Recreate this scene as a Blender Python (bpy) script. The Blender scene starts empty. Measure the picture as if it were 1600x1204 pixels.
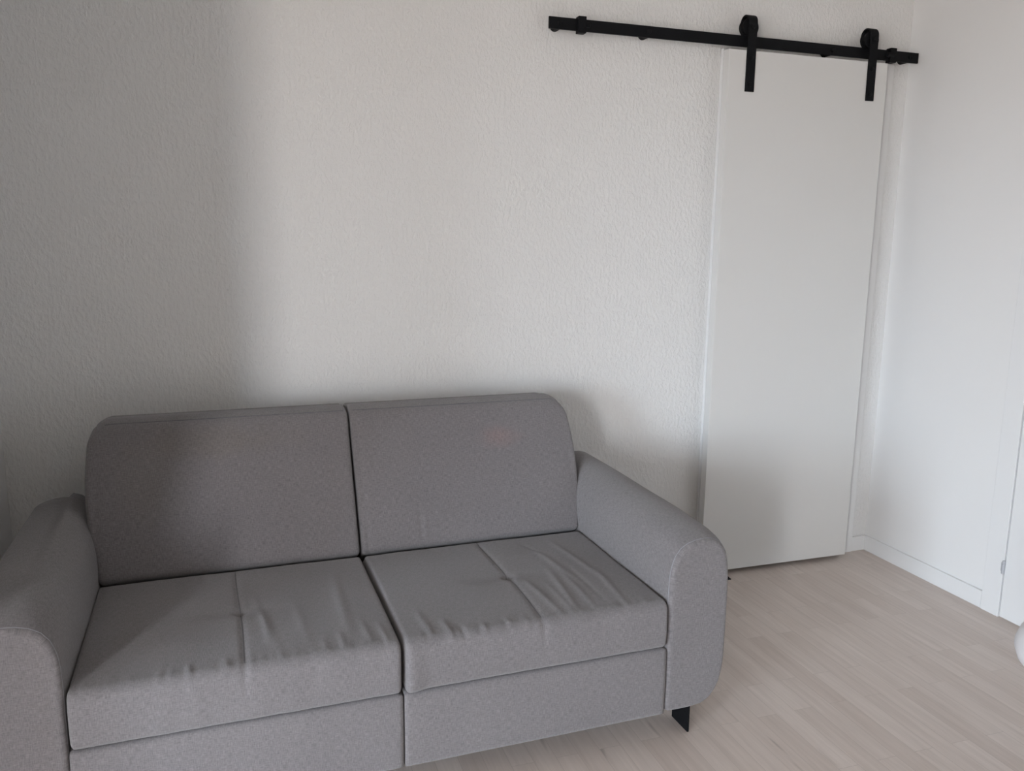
import bpy, bmesh, math, random
from mathutils import Vector, Matrix, noise
random.seed(4)
scene = bpy.context.scene
C = scene.collection

# ------------------------------------------------------------------ camera
F = 1299.98
CAM = Vector((-2.67718, -2.90110, 1.38424))
YAW, PITCH, ROLL = 0.324264, 0.178589, 0.0125359
fw = Vector((math.sin(YAW)*math.cos(PITCH), math.cos(YAW)*math.cos(PITCH), -math.sin(PITCH)))
r = Vector((math.cos(YAW), -math.sin(YAW), 0)); u = r.cross(fw)
r2 = r*math.cos(ROLL)+u*math.sin(ROLL); u2 = -r*math.sin(ROLL)+u*math.cos(ROLL)
cam = bpy.data.cameras.new('camera'); co = bpy.data.objects.new('camera', cam); C.objects.link(co)
M = Matrix.Identity(4)
for i in range(3):
    M[i][0] = r2[i]; M[i][1] = u2[i]; M[i][2] = -fw[i]; M[i][3] = CAM[i]
co.matrix_world = M
cam.sensor_width = 36; cam.lens = F/1600*36; cam.clip_start = 0.02
scene.camera = co

# ------------------------------------------------------------------ light
scene.view_settings.view_transform = 'Standard'; scene.view_settings.look = 'None'
scene.view_settings.gamma = 1; scene.view_settings.use_curve_mapping = False
scene.view_settings.exposure = -0.18
LX, YB, H = -3.38, -5.6, 2.60                 # alcove wall, far wall behind the camera, ceiling
FX = -7.0                                     # outer wall far to the left, with the wide glass door
WY0, WZ0, WY1, WZ1 = -3.5, 0.05, -5.2, 2.15   # wide glass door in the outer wall
BX0, BX1, BZ0, BZ1 = -6.19, -5.40, 0.1, 2.25  # narrow window in the wall behind the camera
PY = -1.40                                    # free end of the short alcove wall
SKY = (0.75, 0.885, 1.03); SKY_S = 43
LOW = (1.0, 0.95, 0.90); LOW_S = 7.5
w = bpy.data.worlds.new('daylight'); scene.world = w; w.use_nodes = True
nt = w.node_tree; nt.nodes.clear()
tc = nt.nodes.new('ShaderNodeTexCoord'); sp = nt.nodes.new('ShaderNodeSeparateXYZ')
mr = nt.nodes.new('ShaderNodeMapRange'); mr.inputs[1].default_value = -0.06; mr.inputs[2].default_value = 0.03
mx = nt.nodes.new('ShaderNodeMix'); mx.data_type = 'RGBA'
mx.inputs[6].default_value = tuple(c*LOW_S for c in LOW)+(1,)
mx.inputs[7].default_value = tuple(c*SKY_S for c in SKY)+(1,)
bg = nt.nodes.new('ShaderNodeBackground'); ow = nt.nodes.new('ShaderNodeOutputWorld')
nt.links.new(tc.outputs['Generated'], sp.inputs[0]); nt.links.new(sp.outputs[2], mr.inputs[0])
nt.links.new(mr.outputs[0], mx.inputs[0]); nt.links.new(mx.outputs[2], bg.inputs[0]); nt.links.new(bg.outputs[0], ow.inputs[0])
def area(name, loc, direction, sx, sy, power, col, portal=False):
    l = bpy.data.lights.new(name, 'AREA'); l.shape = 'RECTANGLE'; l.size = sx; l.size_y = sy
    l.energy = power; l.color = col
    if portal: l.cycles.is_portal = True
    o = bpy.data.objects.new(name, l); C.objects.link(o); o.location = loc
    o.rotation_euler = Vector(direction).to_track_quat('-Z', 'Y').to_euler(); return o
area('glass_door_portal', (FX-0.13, (WY0+WY1)/2, (WZ0+WZ1)/2), (1,0,0), WY0-WY1, WZ1-WZ0, 1, (1,1,1), True)
area('narrow_window_portal', ((BX0+BX1)/2, YB-0.13, (BZ0+BZ1)/2), (0,1,0), BX1-BX0, BZ1-BZ0, 1, (1,1,1), True)
# warm lamp added outside the narrow window, standing in for sunlit house-front bounce
area('warm_fill_lamp', (-5.92, YB-0.20, (BZ0+BZ1)/2), (0,1,0), 0.54, BZ1-BZ0, 95, (1.0, 0.86, 0.74))

# ------------------------------------------------------------------ helpers
def link(name, me, mat=None, parent=None):
    o = bpy.data.objects.new(name, me); C.objects.link(o)
    if mat: me.materials.append(mat)
    if parent: o.parent = parent
    return o
def smooth(me, on=True):
    for p in me.polygons: p.use_smooth = on
def empty(name, loc, rz=0, **kw):
    o = bpy.data.objects.new(name, None); C.objects.link(o); o.location = loc; o.rotation_euler = (0,0,rz)
    o.empty_display_size = .1
    for k, v in kw.items(): o[k] = v
    return o
def box_bm(boxes, bev=0.0, seg=2):
    bm = bmesh.new()
    for (a, b) in boxes:
        t = bmesh.new(); bmesh.ops.create_cube(t, size=1)
        for v in t.verts:
            v.co = Vector([(a[i]+b[i])/2 + v.co[i]*(b[i]-a[i]) for i in range(3)])
        if bev: bmesh.ops.bevel(t, geom=t.edges[:], offset=bev, segments=seg, profile=.5, affect='EDGES')
        me = bpy.data.meshes.new('t'); t.to_mesh(me); bm.from_mesh(me); bpy.data.meshes.remove(me); t.free()
    return bm
def boxes(name, bx, mat, parent=None, bev=0.0, seg=2):
    bm = box_bm(bx, bev, seg); me = bpy.data.meshes.new(name); bm.to_mesh(me); bm.free()
    return link(name, me, mat, parent)
def struct(name, bx, mat, bev=0.0):
    o = boxes(name, bx, mat, None, bev); o['kind'] = 'structure'; return o
def lathe(name, prof, axis, centre, mat, parent=None, n=32, cap=True):
    """revolve (radius, along) about an axis through centre"""
    ax = 'xyz'.index(axis); vs=[]; fs=[]
    for (rad, t) in prof:
        for k in range(n):
            a = 2*math.pi*k/n; p=[0,0,0]
            p[ax]=t; p[(ax+1)%3]=rad*math.cos(a); p[(ax+2)%3]=rad*math.sin(a)
            vs.append([centre[i]+p[i] for i in range(3)])
    for i in range(len(prof)-1):
        for k in range(n):
            fs.append((i*n+k, i*n+(k+1)%n, (i+1)*n+(k+1)%n, (i+1)*n+k))
    if cap:
        fs.append(tuple(range(n))[::-1]); fs.append(tuple((len(prof)-1)*n+k for k in range(n)))
    me = bpy.data.meshes.new(name); me.from_pydata(vs, [], fs); me.update()
    bm = bmesh.new(); bm.from_mesh(me); bmesh.ops.recalc_face_normals(bm, faces=bm.faces[:]); bm.to_mesh(me); bm.free()
    for p in me.polygons: p.use_smooth = len(p.vertices) == 4
    try: me.set_sharp_from_angle(angle=math.radians(35))
    except Exception: pass
    return link(name, me, mat, parent)
def tube(name, pts, rad, mat, parent=None, n=6):
    pts=[Vector(p) for p in pts]; vs=[]; fs=[]
    for i,p in enumerate(pts):
        d=(pts[min(i+1,len(pts)-1)]-pts[max(i-1,0)]).normalized()
        a=d.orthogonal() if i==0 else (pa - d*pa.dot(d)); a.normalize(); pa=a; b=d.cross(a)
        for k in range(n):
            t=2*math.pi*k/n; vs.append(p+(a*math.cos(t)+b*math.sin(t))*rad)
    for i in range(len(pts)-1):
        for k in range(n): fs.append((i*n+k,i*n+(k+1)%n,(i+1)*n+(k+1)%n,(i+1)*n+k))
    fs.append(tuple(range(n))[::-1]); fs.append(tuple((len(pts)-1)*n+k for k in range(n)))
    me=bpy.data.meshes.new(name); me.from_pydata([tuple(v) for v in vs],[],fs); me.update(); smooth(me)
    return link(name, me, mat, parent)
def sub_box(name, dims, cell, rad, fn, mat, parent=None):
    """box of dims (metres) cut into cells, edges rounded by rad (rx,ry,rz), then mapped by fn; box-projected UVs in metres"""
    n=[max(2,int(round(dims[i]/cell))) for i in range(3)]
    idx={}; vs=[]; fs=[]; uvs=[]
    def gid(i,j,k):
        key=(i,j,k)
        if key not in idx:
            p=[dims[0]*i/n[0], dims[1]*j/n[1], dims[2]*k/n[2]]
            q=[min(max(p[a],rad[a]),dims[a]-rad[a]) for a in range(3)]
            d=[(p[a]-q[a])/rad[a] for a in range(3)]
            L=math.sqrt(sum(x*x for x in d))
            if L>0:
                m=max(abs(x) for x in d); s=m/L
                # push onto the ellipsoid
                p=[q[a]+rad[a]*d[a]*s for a in range(3)]
            idx[key]=len(vs); vs.append(tuple(fn(*p)))
        return idx[key]
    def face(pts, ax):
        fs.append([gid(*p) for p in pts])
        a,b=[(1,2),(0,2),(0,1)][ax]
        uvs.append([(p[a]*dims[a]/n[a]+ax*3.1, p[b]*dims[b]/n[b]) for p in pts])
    for j in range(n[1]):
        for k in range(n[2]):
            face([(0,j,k),(0,j,k+1),(0,j+1,k+1),(0,j+1,k)],0)
            face([(n[0],j,k),(n[0],j+1,k),(n[0],j+1,k+1),(n[0],j,k+1)],0)
    for i in range(n[0]):
        for k in range(n[2]):
            face([(i,0,k),(i+1,0,k),(i+1,0,k+1),(i,0,k+1)],1)
            face([(i,n[1],k),(i,n[1],k+1),(i+1,n[1],k+1),(i+1,n[1],k)],1)
    for i in range(n[0]):
        for j in range(n[1]):
            face([(i,j,0),(i,j+1,0),(i+1,j+1,0),(i+1,j,0)],2)
            face([(i,j,n[2]),(i+1,j,n[2]),(i+1,j+1,n[2]),(i,j+1,n[2])],2)
    me=bpy.data.meshes.new(name); me.from_pydata(vs,[],fs); me.update()
    ul=me.uv_layers.new(name='UVMap'); li=0
    for f in uvs:
        for c in f: ul.data[li].uv=c; li+=1
    smooth(me)
    return link(name, me, mat, parent)

# ------------------------------------------------------------------ materials
def mat(name, col, rough=.6, spec=.4, metal=0):
    m=bpy.data.materials.new(name); m.use_nodes=True; b=m.node_tree.nodes['Principled BSDF']
    b.inputs['Base Color'].default_value=(*col,1); b.inputs['Roughness'].default_value=rough
    b.inputs['Metallic'].default_value=metal; b.inputs['Specular IOR Level'].default_value=spec
    return m, m.node_tree, b
def N(nt,t,**kw):
    n=nt.nodes.new(t)
    for k,v in kw.items(): setattr(n,k,v)
    return n
def mapping(nt, src, scale):
    m=N(nt,'ShaderNodeMapping'); m.inputs['Scale'].default_value=scale; nt.links.new(src,m.inputs[0]); return m.outputs[0]
def noise_n(nt, vec, scale, detail=2, rough=.5):
    n=N(nt,'ShaderNodeTexNoise'); n.inputs['Scale'].default_value=scale; n.inputs['Detail'].default_value=detail
    n.inputs['Roughness'].default_value=rough; nt.links.new(vec,n.inputs['Vector']); return n.outputs[0]
def math_n(nt, op, a, b=None, c=None):
    n=N(nt,'ShaderNodeMath',operation=op)
    for i,x in enumerate((a,b,c)):
        if x is None: continue
        if isinstance(x,(int,float)): n.inputs[i].default_value=x
        else: nt.links.new(x,n.inputs[i])
    return n.outputs[0]
def mixc(nt, fac, a, b, mode='MIX'):
    n=N(nt,'ShaderNodeMix',data_type='RGBA',blend_type=mode)
    for i,x in ((0,fac),(6,a),(7,b)):
        if isinstance(x,(int,float)): n.inputs[i].default_value=x
        elif isinstance(x,tuple): n.inputs[i].default_value=(*x,1)
        else: nt.links.new(x,n.inputs[i])
    return n.outputs[2]

# roughcast plaster of the long wall
plaster, nt, b = mat('roughcast_plaster', (.80,.797,.79), .75, .25)
g=N(nt,'ShaderNodeNewGeometry').outputs['Position']
n1=noise_n(nt, mapping(nt,g,(1,1,.6)), 85, 3, .55)
n2=noise_n(nt, g, 190, 2, .5)
n3=noise_n(nt, g, 9, 1, .5)
h=math_n(nt,'ADD', math_n(nt,'MULTIPLY', N(nt,'ShaderNodeClamp').outputs[0], 0), 0)
rr=N(nt,'ShaderNodeMapRange'); rr.interpolation_type='SMOOTHSTEP'; rr.inputs[1].default_value=.40; rr.inputs[2].default_value=.64; nt.links.new(n1,rr.inputs[0])
h=math_n(nt,'ADD', rr.outputs[0], math_n(nt,'MULTIPLY',n2,.35)); h=math_n(nt,'ADD',h,math_n(nt,'MULTIPLY',n3,1.2))
bp=N(nt,'ShaderNodeBump'); bp.inputs['Strength'].default_value=.5; bp.inputs['Distance'].default_value=.0026
nt.links.new(h,bp.inputs['Height']); nt.links.new(bp.outputs[0],b.inputs['Normal'])
# smooth white paint
paint, nt, b = mat('white_wall_paint', (.83,.825,.82), .65, .3)
g=N(nt,'ShaderNodeNewGeometry').outputs['Position']
bp=N(nt,'ShaderNodeBump'); bp.inputs['Strength'].default_value=.25; bp.inputs['Distance'].default_value=.002
nt.links.new(noise_n(nt,g,14,3),bp.inputs['Height']); nt.links.new(bp.outputs[0],b.inputs['Normal'])
far_paint,_,_ = mat('beige_wall_paint', (.47,.43,.375), .7, .2)
ceil_m,_,_ = mat('ceiling_paint', (.66,.65,.64), .8, .2)
trim_m, nt, b = mat('white_gloss_trim', (.82,.82,.82), .4, .4)
door_m, nt, b = mat('white_door_laminate', (.72,.715,.70), .35, .4)
g=N(nt,'ShaderNodeNewGeometry').outputs['Position']
nt.links.new(math_n(nt,'MULTIPLY_ADD', noise_n(nt,g,3,2), .1, .32), b.inputs['Roughness'])
black_m, nt, b = mat('black_powder_coat', (.0045,.005,.0065), .6, .18)
g=N(nt,'ShaderNodeNewGeometry').outputs['Position']
bp=N(nt,'ShaderNodeBump'); bp.inputs['Strength'].default_value=.1; bp.inputs['Distance'].default_value=.0005
nt.links.new(noise_n(nt,g,900,2),bp.inputs['Height']); nt.links.new(bp.outputs[0],b.inputs['Normal'])
steel_m,_,_ = mat('painted_steel', (.50,.51,.54), .3, .5, .2)
dark_gap,_,_ = mat('dark_gap', (.05,.045,.04), .9, .1)
white_m,_,_ = mat('white_upholstery', (.82,.80,.81), .6, .3)

# laminate floor: strips 62 mm wide running towards the long wall
floor_m, nt, b = mat('whitewashed_oak_laminate', (.4,.35,.3), .42, .35)
g=N(nt,'ShaderNodeNewGeometry').outputs['Position']
s=N(nt,'ShaderNodeSeparateXYZ'); nt.links.new(g,s.inputs[0])
cb=N(nt,'ShaderNodeCombineXYZ'); nt.links.new(s.outputs[1],cb.inputs[0]); nt.links.new(s.outputs[0],cb.inputs[1])
br=N(nt,'ShaderNodeTexBrick'); br.offset=.37; br.offset_frequency=2; br.squash=1
br.inputs['Scale'].default_value=1; br.inputs['Mortar Size'].default_value=.0006; br.inputs['Mortar Smooth'].default_value=.3
br.inputs['Brick Width'].default_value=.43; br.inputs['Row Height'].default_value=.0635; br.inputs['Bias'].default_value=0
br.inputs['Color1'].default_value=(0,0,0,1); br.inputs['Color2'].default_value=(1,1,1,1); br.inputs['Mortar'].default_value=(.2,.2,.2,1)
nt.links.new(cb.outputs[0],br.inputs['Vector'])
va=N(nt,'ShaderNodeSeparateColor'); nt.links.new(br.outputs['Color'],va.inputs[0])
off=N(nt,'ShaderNodeVectorMath',operation='MULTIPLY_ADD'); nt.links.new(br.outputs['Color'],off.inputs[0])
off.inputs[1].default_value=(3,7,5); nt.links.new(g,off.inputs[2])
grain=noise_n(nt, mapping(nt,off.outputs[0],(60,3.2,1)), 1, 5, .62)
fine=noise_n(nt, mapping(nt,off.outputs[0],(330,9,1)), 1, 3, .6)
knots=noise_n(nt, mapping(nt,off.outputs[0],(22,3.5,1)), 1, 2, .5)
col=mixc(nt, va.outputs[0], (.665,.572,.512), (.745,.655,.595))
gr=N(nt,'ShaderNodeMapRange'); gr.inputs[1].default_value=.3; gr.inputs[2].default_value=.7; nt.links.new(grain,gr.inputs[0])
col=mixc(nt, gr.outputs[0], mixc(nt,1.0,col,(.86,.845,.835),'MULTIPLY'), col)
fr=N(nt,'ShaderNodeMapRange'); fr.inputs[1].default_value=.25; fr.inputs[2].default_value=.6; fr.inputs[3].default_value=.955; nt.links.new(fine,fr.inputs[0])
hs=N(nt,'ShaderNodeHueSaturation'); nt.links.new(col,hs.inputs['Color']); nt.links.new(fr.outputs[0],hs.inputs['Value']); col=hs.outputs[0]
kr=N(nt,'ShaderNodeMapRange'); kr.interpolation_type='SMOOTHSTEP'; kr.inputs[1].default_value=.68; kr.inputs[2].default_value=.80; kr.inputs[3].default_value=0; kr.inputs[4].default_value=.6; nt.links.new(knots,kr.inputs[0])
col=mixc(nt, kr.outputs[0], col, (.24,.19,.16))
col=mixc(nt, math_n(nt,'MULTIPLY',br.outputs['Fac'],.35), col, (.22,.18,.15))
nt.links.new(col,b.inputs['Base Color'])

def fabric_mat(name, base=(.245,.242,.252), stains=()):
    m,nt,b=mat(name, base, .95, .12)
    tc=N(nt,'ShaderNodeTexCoord'); uv=tc.outputs['UV']; ob=tc.outputs['Object']
    wa=noise_n(nt, mapping(nt,uv,(560,70,1)),1,2,.6); we=noise_n(nt, mapping(nt,uv,(75,560,1)),1,2,.6)
    sm=math_n(nt,'ADD',wa,we)
    mr=N(nt,'ShaderNodeMapRange'); mr.inputs[1].default_value=.75; mr.inputs[2].default_value=1.25
    mr.inputs[3].default_value=.75; mr.inputs[4].default_value=1.25; nt.links.new(sm,mr.inputs[0])
    cloud=math_n(nt,'MULTIPLY_ADD',noise_n(nt,ob,5,3),.16,.92)
    v=math_n(nt,'MULTIPLY',mr.outputs[0],cloud)
    col=base
    for (c,rad,tint,amt) in stains:
        sub=N(nt,'ShaderNodeVectorMath',operation='SUBTRACT'); nt.links.new(ob,sub.inputs[0]); sub.inputs[1].default_value=c
        sc=N(nt,'ShaderNodeVectorMath',operation='DIVIDE'); nt.links.new(sub.outputs[0],sc.inputs[0]); sc.inputs[1].default_value=rad
        ln=N(nt,'ShaderNodeVectorMath',operation='LENGTH'); nt.links.new(sc.outputs[0],ln.inputs[0])
        d=math_n(nt,'ADD',ln.outputs['Value'],math_n(nt,'MULTIPLY_ADD',noise_n(nt,ob,12,4),1.4,-.7))
        k=N(nt,'ShaderNodeMapRange'); k.interpolation_type='SMOOTHSTEP'; k.inputs[1].default_value=1.25; k.inputs[2].default_value=.25
        k.inputs[3].default_value=0; k.inputs[4].default_value=amt; nt.links.new(d,k.inputs[0])
        col=mixc(nt,k.outputs[0],col,tint)
    hs=N(nt,'ShaderNodeHueSaturation')
    if isinstance(col,tuple): hs.inputs['Color'].default_value=(*col,1)
    else: nt.links.new(col,hs.inputs['Color'])
    nt.links.new(v,hs.inputs['Value']); nt.links.new(hs.outputs[0],b.inputs['Base Color'])
    bp=N(nt,'ShaderNodeBump'); bp.inputs['Strength'].default_value=.35; bp.inputs['Distance'].default_value=.0008
    nt.links.new(sm,bp.inputs['Height']); nt.links.new(bp.outputs[0],b.inputs['Normal'])
    b.inputs['Sheen Weight'].default_value=.25; b.inputs['Sheen Roughness'].default_value=.6
    return m
BASE=(.186,.172,.176)
fabric=fabric_mat('grey_woven_fabric',BASE)
fabric_bl=fabric_mat('grey_woven_fabric_worn_brown',BASE,(((-1.12,.72,.775),(.24,.2,.055),(.185,.165,.15),.55),((-1.30,.68,.68),(.12,.2,.12),(.20,.185,.175),.35)))
fabric_br=fabric_mat('grey_woven_fabric_pink_spot',BASE,(((-.237,.72,.735),(.07,.1,.035),(.235,.175,.172),.6),))
thread,_,_=mat('seam_thread',(.15,.148,.158),.9,.1)
thread_l,_,_=mat('pale_seam_thread',(.29,.29,.31),.9,.1)

# ------------------------------------------------------------------ room
struct('floor', [((FX-.02,YB-.02,-.1),(0.02,.02,0))], floor_m)
struct('ceiling', [((FX-.25,YB-.25,H),(.15,.15,H+.1))], ceil_m)
struct('wall_back', [((FX-.25,0,-.1),(.15,.15,H))], plaster)
struct('wall_right', [((0,YB-.25,-.1),(.15,0,H))], paint)
T=.25
struct('wall_front', [((FX-T,YB-T,-.1),(BX0,YB,H)), ((BX1,YB-T,-.1),(0,YB,H)),
                      ((BX0,YB-T,-.1),(BX1,YB,BZ0)), ((BX0,YB-T,BZ1),(BX1,YB,H))], far_paint)
struct('wall_left', [((LX-.14,PY,0),(LX,0,H))], paint, .002)
struct('wall_outer', [((FX-T,WY0,-.1),(FX,0,H)), ((FX-T,YB,-.1),(FX,WY1,H)),
                     ((FX-T,WY1,WZ1),(FX,WY0,H)), ((FX-T,WY1,-.1),(FX,WY0,WZ0))], far_paint)
xa,xb=FX-.11,FX-.06
struct('window_1', [((xa,WY1,WZ0),(xb,WY1+.06,WZ1)),((xa,WY0-.06,WZ0),(xb,WY0,WZ1)),((xa,WY1,WZ0),(xb,WY0,WZ0+.06)),((xa,WY1,WZ1-.06),(xb,WY0,WZ1)),((xa,(WY0+WY1)/2-.04,WZ0),(xb,(WY0+WY1)/2+.04,WZ1))], trim_m)
ya,yb=YB-.11,YB-.06
struct('window_2', [((BX0,ya,BZ0),(BX0+.05,yb,BZ1)),((BX1-.05,ya,BZ0),(BX1,yb,BZ1)),((BX0,ya,BZ0),(BX1,yb,BZ0+.05)),((BX0,ya,BZ1-.05),(BX1,yb,BZ1))], trim_m)
struct('baseboard_back', [((-.086,-.012,0),(0,0,.067)), ((LX,-.012,0),(-.885,0,.067))], trim_m, .002)
struct('baseboard_right', [((-.012,-.638,0),(0,-.012,.0685))], trim_m, .002)
# frame of the doorway behind the sliding door
struct('trim_1', [((-.165,-.016,0),(-.084,0,2.085)), ((-.83,-.016,2.005),(-.165,0,2.085)), ((-.885,-.016,0),(-.83,0,2.085))], trim_m, .002)
# second door, in the right wall
struct('trim_2', [((-.014,-.7175,0),(0,-.6405,2.09)), ((-.014,-1.64,0),(0,-1.565,2.09)), ((-.014,-1.565,2.01),(0,-.7175,2.09))], trim_m, .002)
d1=struct('door_1', [((-.011,-1.560,.011),(-.0005,-.7225,2.005))], trim_m, .0015)
hg=lathe('door_hinge', [(.0035,-.028),(.0058,-.025),(.0058,.006),(.0066,.007),(.0066,.011),(.0055,.012),(.0055,.022),(.003,.025)], 'z', (-.0165,-.7195,.199), steel_m, d1, 16)
hp=boxes('hinge_leaf', [((-.0155,-.7185,.180),(-.0135,-.7080,.214))], steel_m, d1, .0006)

# ------------------------------------------------------------------ sliding door and its rail
RY0, RY1 = -.055, -.047; RZ0, RZ1 = 2.088, 2.1275
rail=empty('sliding_door_rail', (-.803,0,RZ0), label='long flat black steel rail fixed across the white wall above the sliding door', category='door rail')
def local(bx, o): return [tuple(tuple(c-l for c,l in zip(p,o.location)) for p in b_) for b_ in bx]
boxes('track', local([((-1.602,RY0,RZ0),(-.004,RY1,RZ1))],rail), black_m, rail, .0008)
zc=(RZ0+RZ1)/2; L=rail.location
for x in (-1.562,-1.219,-.422,-.045):
    lathe('spacer', [(.0180,RY1),(.0180,-.001)], 'y', (x-L.x,-L.y,zc-L.z), black_m, rail, 24)
    lathe('bolt', [(.0095,RY0+.0005),(.0095,RY0-.004),(.007,RY0-.006)], 'y', (x-L.x,-L.y,zc-L.z), black_m, rail, 6)
for x in (-1.4795,-.136):
    o=boxes('end_stop', local([((x-.017,-.066,RZ0-.008),(x+.013,-.038,RZ0)), ((x-.017,-.066,RZ1),(x+.013,-.038,RZ1+.008)),
                    ((x-.017,-.066,RZ0-.002),(x+.013,RY0+.0005,RZ1+.002)), ((x-.017,RY1,RZ0-.002),(x+.013,-.038,RZ1+.002))],rail), black_m, rail, .002)
    s2=1 if x<-1 else -1
    lathe('rubber_bumper', [(.009,0),(.009,.012),(.007,.014)] if s2>0 else [(.007,-.031),(.009,-.029),(.009,0)], 'x', (x+(.013 if s2>0 else -.0)-L.x,-.062-L.y,zc-L.z), black_m, o, 16)

DX0,DX1,DY,DZ0,DZ1=-.8955,-.1698,-.075,.0204,2.0728
sd=empty('sliding_door', ((DX0+DX1)/2,-.055,DZ0), label='plain white flush sliding door hanging by two black roller straps from the black rail', category='door')
L=sd.location
boxes('door_panel', local([((DX0,DY,DZ0),(DX1,-.036,DZ1))],sd), door_m, sd, .0015)
def hanger(x):
    wd=.0375; th=.005; yf=DY-.0005
    zt=2.160; rad=.0; pts=[]
    # strap centreline in y-z : up the door face, over the wheel, down behind it
    yc=-.0515; ro=abs(yf-th/2-yc)
    pts=[(yf-th/2,1.925),(yf-th/2,2.0),(yf-th/2,2.08),(yf-th/2,2.172)]
    for k in range(1,13):
        a=math.pi*k/12; pts.append((yc-ro*math.cos(a), 2.172+ro*math.sin(a)))
    pts.append((yc+ro,2.150))
    bm=bmesh.new(); prev=None
    for i,(y,z) in enumerate(pts):
        a=pts[max(i-1,0)]; c=pts[min(i+1,len(pts)-1)]
        d=Vector((c[0]-a[0],c[1]-a[1])).normalized(); nn=Vector((-d.y,d.x))*th/2
        hw=wd/2
        ring=[bm.verts.new((x+sx*hw-L.x, y+sg*nn.x-L.y, z+sg*nn.y-L.z)) for sx,sg in ((-1,1),(1,1),(1,-1),(-1,-1))]
        if prev:
            for k in range(4): bm.faces.new((prev[k],prev[(k+1)%4],ring[(k+1)%4],ring[k]))
        else: bm.faces.new(ring)
        prev=ring
    bm.faces.new(prev[::-1]); bmesh.ops.recalc_face_normals(bm, faces=bm.faces[:])
    me=bpy.data.meshes.new('strap'); bm.to_mesh(me); bm.free(); smooth(me)
    try: me.set_sharp_from_angle(angle=math.radians(40))
    except Exception: pass
    h_=link('hanger_strap', me, black_m, sd)
    wz=RZ1+.0295
    lathe('wheel', [(.010,-.067),(.030,-.067),(.0335,-.065),(.0335,-.0605),(.0290,-.058),(.0290,-.044),(.0335,-.0415),(.0335,-.037),(.030,-.035),(.010,-.035)], 'y', (x-L.x,-L.y,wz-L.z), black_m, h_, 40)
    lathe('axle_bolt', [(.0115,yf-th+.0005),(.0115,yf-th-.004),(.009,yf-th-.007)], 'y', (x-L.x,-L.y,wz-L.z), black_m, h_, 6)
    for z in (2.045,1.950):
        lathe('strap_bolt', [(.009,yf-th+.0005),(.0085,yf-th-.0025),(.005,yf-th-.0045)], 'y', (x-L.x,-L.y,z-L.z), black_m, h_, 16)
for x in (-.8035,-.2495): hanger(x)
g_=boxes('floor_guide', [((-.812,-.128,0),(-.782,-.100,.004)),((-.812,-.100,0),(-.782,-.080,.004)),((-.812,-.0815,0),(-.782,-.0775,.028)),((-.803,-.127,.004),(-.791,-.112,.012))], black_m, None, .001)
g_['label']='tiny black guide on the floor at the foot of the sliding door'; g_['category']='door guide'

# ------------------------------------------------------------------ sofa
W=.7215
sofa=empty('sofa', (-1.608,-1.065,0), .024, label='grey fabric two-seater sofa with rounded arms against the white wall', category='sofa')
SZ0,SZ1=.294,.430
def fold(x,y,f):
    (x0,y0,x1,y1,wd,am)=f
    dx,dy=x1-x0,y1-y0; L2=dx*dx+dy*dy; t=((x-x0)*dx+(y-y0)*dy)/L2; tt=min(max(t,0),1)
    px,py=x0+dx*tt,y0+dy*tt; d=math.hypot(x-px,y-py)
    e=math.sin(math.pi*min(max(tt*.9+.05,0),1))
    return .75*am*e*math.exp(-(d/(wd*.8))**2)
FR=[(-.215,.46,-.185,.20,.012,.0035),(-.232,.30,-.262,-.02,.012,.0045),(-.325,.24,-.300,-.02,.011,.004),(-.205,.26,-.205,.0,.010,.0035),
    (-.14,.50,-.10,.16,.012,.003),(-.275,.20,-.27,-.01,.009,.003),(-.606,.09,-.600,-.03,.010,.0055),(-.655,.15,-.645,-.02,.012,.0045),
    (-.516,.03,-.514,-.02,.008,.0035),(-.575,.05,-.565,-.03,.009,-.004),(-.45,.05,-.447,-.02,.007,.003),(-.10,.25,-.12,.0,.012,.003),
    (-.24,.52,-.20,.40,.008,-.002),(-.17,.30,-.165,.05,.008,-.0025)]
FL=[(-1.047,.36,-1.003,.05,.013,.003),(-.826,.46,-.835,.08,.016,.0035),(-1.028,.26,-1.022,.08,.010,.0025),(-.80,.15,-.79,.0,.010,.003),
    (-.86,.10,-.855,.0,.009,.003),(-.76,.12,-.752,-.01,.009,.004),(-.90,.08,-.897,-.01,.008,.003),(-1.00,.05,-.998,-.01,.008,.003),
    (-1.20,.05,-1.197,-.01,.007,.003),(-1.12,.05,-1.118,-.01,.007,.0025),(-.95,.30,-.93,.05,.014,.002)]
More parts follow.
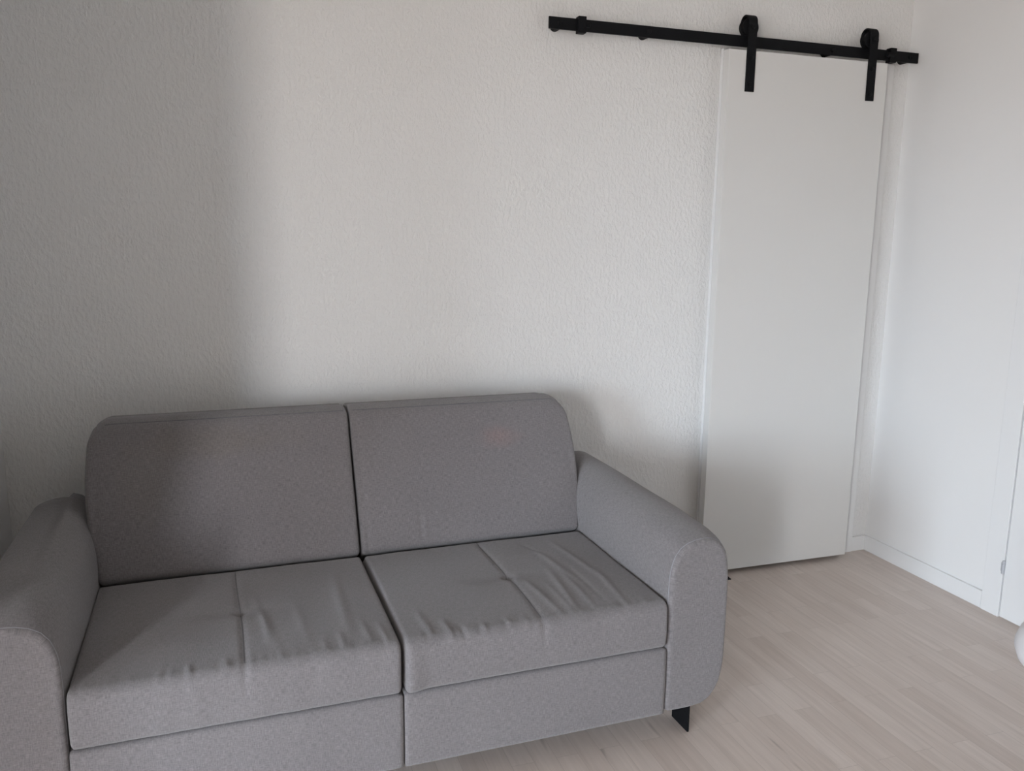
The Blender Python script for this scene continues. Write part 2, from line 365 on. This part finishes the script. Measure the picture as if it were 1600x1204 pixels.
def seat_fn(x0, xm, folds, seed):
    def top(X,Y):
        z=0
        ex=min(max((Y-.0)/.08,0),1)
        cr=math.exp(-((X-xm-.003*math.sin(Y*9))/.0065)**2)
        fade=min(max((.57-Y)/.05,0),1)
        z-=.0032*cr*fade
        z-=.010*math.exp(-((X-xm)**2+(Y-.280)**2)/.014**2)
        z-=.004*math.exp(-((X-xm)**2/.10**2+(Y-.280)**2/.03**2))
        ux=(X-x0)/W
        z+=.010*math.sin(math.pi*min(max(ux,0),1))**.6 * min(max(Y/.15,0.2),1)*min(max((.62-Y)/.2,0),1)*0.6
        for f in folds: z+=fold(X,Y,f)
        dq=min(max((Y-.562)/.022,0),1); z-=.024*dq*dq*(3-2*dq)
        z+=.0018*noise.noise(Vector((X*9,Y*5,seed)))
        return z
    def fn(x,y,z):
        X=x0+.0035+x; Y=-.004+y; Z=SZ0+z
        k=min(max((z-.04)/.09,0),1)
        edge=math.exp(-((Y-.012)/.03)**2)
        dz=top(X,Y)*k
        # little puckers along the front edge
        puck=noise.noise(Vector((X*75,Y*6,seed+3)))*.0022*edge*k
        dy=-.005*math.sin(math.pi*min(max(z/.13,0),1))*math.exp(-((Y)/.03)**2)
        dy+=noise.noise(Vector((X*22,z*7,seed)))*.0022*math.exp(-(Y/.02)**2)
        dy+=.004*math.exp(-((X-xm)/.008)**2)*k*math.exp(-(Y/.03)**2)
        if seed>6:
            dy-=.010*math.exp(-((X+.7)/.03)**2)*math.exp(-(Y/.03)**2)*(1-k*.6)
        return (X,Y+dy,Z+dz+puck)
    return fn, top
for (x0,xm,fl,seed) in ((-W,-.362,FR,7.3),(-2*W,-1.082,FL,2.1)):
    fn,top=seat_fn(x0,xm,fl,seed)
    sc_=sub_box('seat_cushion', (W-.007,.62,SZ1-SZ0), .0052, (.010,.026,.022), fn, fabric, sofa)
    pts=[(xm+.003*math.sin(y*9), y, SZ1+top(xm+.003*math.sin(y*9),y)+.0002) for y in [.02+.55*i/60 for i in range(61)]]
    tube('seat_seam', pts, .0011, thread, sc_)
# base
for x0 in (-W,-2*W):
    sub_box('front_panel', (W-.0015,.10,SZ0-.1005), .012, (.004,.006,.006),
            lambda x,y,z,x0=x0:(x0+.0007+x, .000+y-.0015*math.sin(math.pi*z/.19)+.001*noise.noise(Vector(((x0+x)*12,z*9,1))), .1+z), fabric, sofa)
boxes('base_frame', [((-2*W+.01,.09,.108),(-.01,.93,.293))], fabric, sofa, .004)
boxes('back_frame', [((-2*W+.004,.80,.294),(-.004,.95,.60))], fabric, sofa, .02)
# arms
PR=[(.013,.1045),(.004,.108),(0,.118),(0,.20),(0,.30),(0,.40),(.0,.455),(.001,.49),(.005,.52),(.014,.548),(.030,.570),(.052,.583),(.08,.590),(.11,.592),(.135,.586),(.156,.572),(.171,.548),(.179,.515),(.183,.47),(.184,.40),(.184,.32),(.1835,.25),(.180,.205),(.172,.170),(.160,.144),(.143,.123),(.118,.108),(.08,.104),(.04,.104)]
def resample(P, n):
    P=[Vector(p) for p in P]; Q=P+[P[0]]; d=[0]
    for i in range(len(P)): d.append(d[-1]+(Q[i+1]-Q[i]).length)
    out=[]
    for k in range(n):
        t=d[-1]*k/n
        for i in range(len(P)):
            if d[i]<=t<=d[i+1]: out.append((Q[i].lerp(Q[i+1],(t-d[i])/(d[i+1]-d[i])),t)); break
    return out
def arm(side):
    rs=resample(PR,96); n=len(rs); cen=Vector((.092,.35)); LEN=.875
    ylist=[]  # (y, inset)
    rf=.014
    for k in range(7):
        a=math.pi/2*k/6; ylist.append((rf*(1-math.sin(a)), rf*(1-math.cos(a))))
    ylist=sorted(ylist)
    ylist+= [(y,0) for y in [.03+.78*i/40 for i in range(41)]]
    rb=.022
    for k in range(1,9):
        a=math.pi/2*k/8; ylist.append((LEN-rb+rb*math.sin(a), rb*(1-math.cos(a))))
    pts2=[p for p,_ in rs]; nrm=[]
    for i in range(n):
        d=(pts2[(i+1)%n]-pts2[i-1]).normalized(); nn=Vector((d.y,-d.x)); nrm.append(nn)
    # orientation check: inward normal should point to the centre
    sgn=1 if sum(nn.dot(cen-p) for nn,p in zip(nrm,pts2))>0 else -1
    def pt(i,y,ins):
        p=pts2[i]+nrm[i]*sgn*ins
        x,z=p.x,p.y
        t=min(max(y/.8,0),1)
        if z>.3:
            q=(z-.3)/.29; pf=1-math.exp(-max(y-.012,0)/.035); z+=q*(.017*pf+.012*math.sin(t*math.pi/2))
            # inner shoulder gets rounder towards the rear, padding swells a little
            x+= .0 if x>.09 else .016*t*t*max(0,(q-.55)/.45)*(1-x/.09)
            x+= -.006*math.sin(math.pi*t)*math.sin(math.pi*min(q,1)) if x<.02 else 0
            x+= (.005*pf+.003*math.sin(math.pi*t))*min(max((x-.10)/.06,0),1)
        z+=.0018*noise.noise(Vector((x*8,y*6,side)))
        if side<0 and x>.08: x+=.020*min((x-.08)/.08,1); z-=.012*t*max(0,(z-.45)/.15)
        X=x if side>0 else -2*W-x
        return (X,y-.002,z)
    vs=[];uv=[];fs=[]
    R=len(ylist)
    per=rs[-1][1]+.01
    for (y,ins) in ylist:
        for i in range(n): vs.append(pt(i,y,ins)); uv.append((rs[i][1],y+ins))
    def ringf(a,b_):
        for i in range(n):
            j=(i+1)%n; f=(a*n+i,a*n+j,b_*n+j,b_*n+i); fs.append((f,[ (rs[i][1],uv[a*n+i][1]),(rs[i][1]+(per/n),uv[a*n+i][1]),(rs[i][1]+(per/n),uv[b_*n+i][1]),(rs[i][1],uv[b_*n+i][1])]))
    for k in range(R-1): ringf(k,k+1)
    # caps
    for (ri,y,ins) in ((0,)+ylist[0],(R-1,)+ylist[-1]):
        last=[ri*n+i for i in range(n)]
        base_=[vs[q] for q in last]
        cx=sum(p[0] for p in base_)/n
        # shrink towards a vertical medial line
        for s_ in (.96,.9,.8,.55,.3,.1):
            cur=[]
            for p in base_:
                mz=min(max(p[2],.19),.50)
                bulge=0
                cur.append(len(vs)); vs.append((cx+(p[0]-cx)*s_, p[1]-bulge, mz+(p[2]-mz)*s_))
            for i in range(n):
                j=(i+1)%n; f=(last[i],last[j],cur[j],cur[i])
                fs.append((f,[(vs[q][0]+5,vs[q][2]) for q in f]))
            last=cur
        fs.append((tuple(last),[(vs[q][0]+5,vs[q][2]) for q in last]))
    me=bpy.data.meshes.new('armrest'); me.from_pydata(vs,[],[f for f,_ in fs]); me.update()
    ul=me.uv_layers.new(name='UVMap'); li=0
    for _,u_ in fs:
        for c_ in u_: ul.data[li].uv=c_; li+=1
    bm=bmesh.new(); bm.from_mesh(me); bmesh.ops.recalc_face_normals(bm, faces=bm.faces[:]); bm.to_mesh(me); bm.free(); smooth(me)
    a_=link('armrest', me, fabric, sofa)
    idx=[i for i in range(n) if pts2[i].y>.30 or pts2[i].x<.001]
    idx=[i for i in idx if (pts2[i].x<.02) or pts2[i].y>.35]
    idx=[i for i in idx if not(pts2[i].x>.15 and pts2[i].y<.44)]
    tube('arm_seam', [pt(i,.012,.0008) for i in sorted(idx) if pts2[i].y>.31], .0014, thread_l, a_)
    return a_
arm(1); arm(-1)
# back cushions
CH=.435; CT=.19
def back_fn(x0, outer, seed):
    R=.052
    def fn(x,y,z):
        wdt=W-.006
        # outer top corner rounded as a quarter disc
        xx = x if outer>0 else wdt-x
        cx,cz=wdt-R,CH-R
        if xx>cx and z>cz:
            dx,dz=xx-cx,z-cz; L_=math.hypot(dx,dz); m=max(dx,dz)
            if L_>0: xx,z=cx+dx*m/L_, cz+dz*m/L_
        # sides bow outwards above the seat, sloping in a touch at the foot
        q=z/CH
        xx = xx + (.024*math.sin(math.pi*min(q*.8,1))**1.0*1.3 if True else 0)*min(max((xx-.3)/.4,0),1)**2
        x_= xx if outer>0 else wdt-xx
        X=x0+.003+x_
        v=y/CT
        zf=.435+.385*q; yf=.575+.195*q
        yf-= .016*math.sin(math.pi*q)*math.sin(math.pi*min(max(x_/wdt,0),1))**.5
        zb=.30+.532*q; yb=.80+.13*q
        Y=yf+(yb-yf)*v; Z=zf+(zb-zf)*v
        crown=.018*math.sin(math.pi*min(v*1.3,1)**.8) if v>0 else 0
        Z+=crown*min(max((q-.85)/.15,0),1)
        Y+=.0022*noise.noise(Vector((X*5,Z*5,seed)))*(1-v)
        if seed>6:   # small vertical crease low on the right cushion
            Y+=(.005*math.exp(-((X+.532)/.006)**2)-.004*math.exp(-((X+.520)/.007)**2))*math.exp(-((q-.16)/.13)**2)*(1-v)
            Y+=.004*math.exp(-((X+.70)/.008)**2)*(1-v)
        return (X,Y,Z)
    return fn
for (x0,outer,m_,seed) in ((-W,1,fabric_br,8.2),(-2*W,-1,fabric_bl,3.1)):
    fn=back_fn(x0,outer,seed)
    bc=sub_box('back_cushion', (W-.006,CT,CH), .0075, (.010,.016,.014), fn, m_, sofa)
    wdt=W-.006; rng=[.012+(wdt-.05)*i/80 for i in range(81)]
    if outer<0: rng=[wdt-t for t in rng]
    pts=[]
    for t in rng:
        p=fn(t,.021,CH); pts.append(p)
    tube('top_seam', pts, .0014, thread, bc)
# legs
for (X,Y,s_) in ((.105,.042,1),(-2*W-.105,.042,-1),(.105,.76,1),(-2*W-.105,.76,-1)):
    bm=box_bm([((X-.003,Y,0),(X+.003,Y+.085,.1065)),((min(X,X-s_*.03),Y,0),(max(X,X-s_*.03)+0,Y+.004,.1065))][:1] if False else [((X-.003,Y,.0),(X+.003,Y+.085,.1065)),((min(X-.003,X+s_*.022),Y,0),(max(X+.003,X+s_*.022),Y+.005,.1065))][:1], .0008)
    me=bpy.data.meshes.new('leg'); bm.to_mesh(me); bm.free(); link('leg', me, black_m, sofa)

# ------------------------------------------------------------------ white round stool cut by the right edge of the picture
st=empty('round_stool', (-.622,-1.528,0), label='white round padded stool cut off by the right edge of the picture', category='stool')
lathe('seat', [(.0,.290),(.14,.290),(.170,.295),(.188,.311),(.196,.335),(.196,.350),(.188,.376),(.170,.391),(.14,.398),(0,.400)], 'z', (0,0,0), white_m, st, 64, False)
for k in range(4):
    a=math.pi/4+k*math.pi/2
    tube('leg', [(.09*math.cos(a),.09*math.sin(a),.295),(.11*math.cos(a),.11*math.sin(a),.0)], .011, white_m, st, 12)
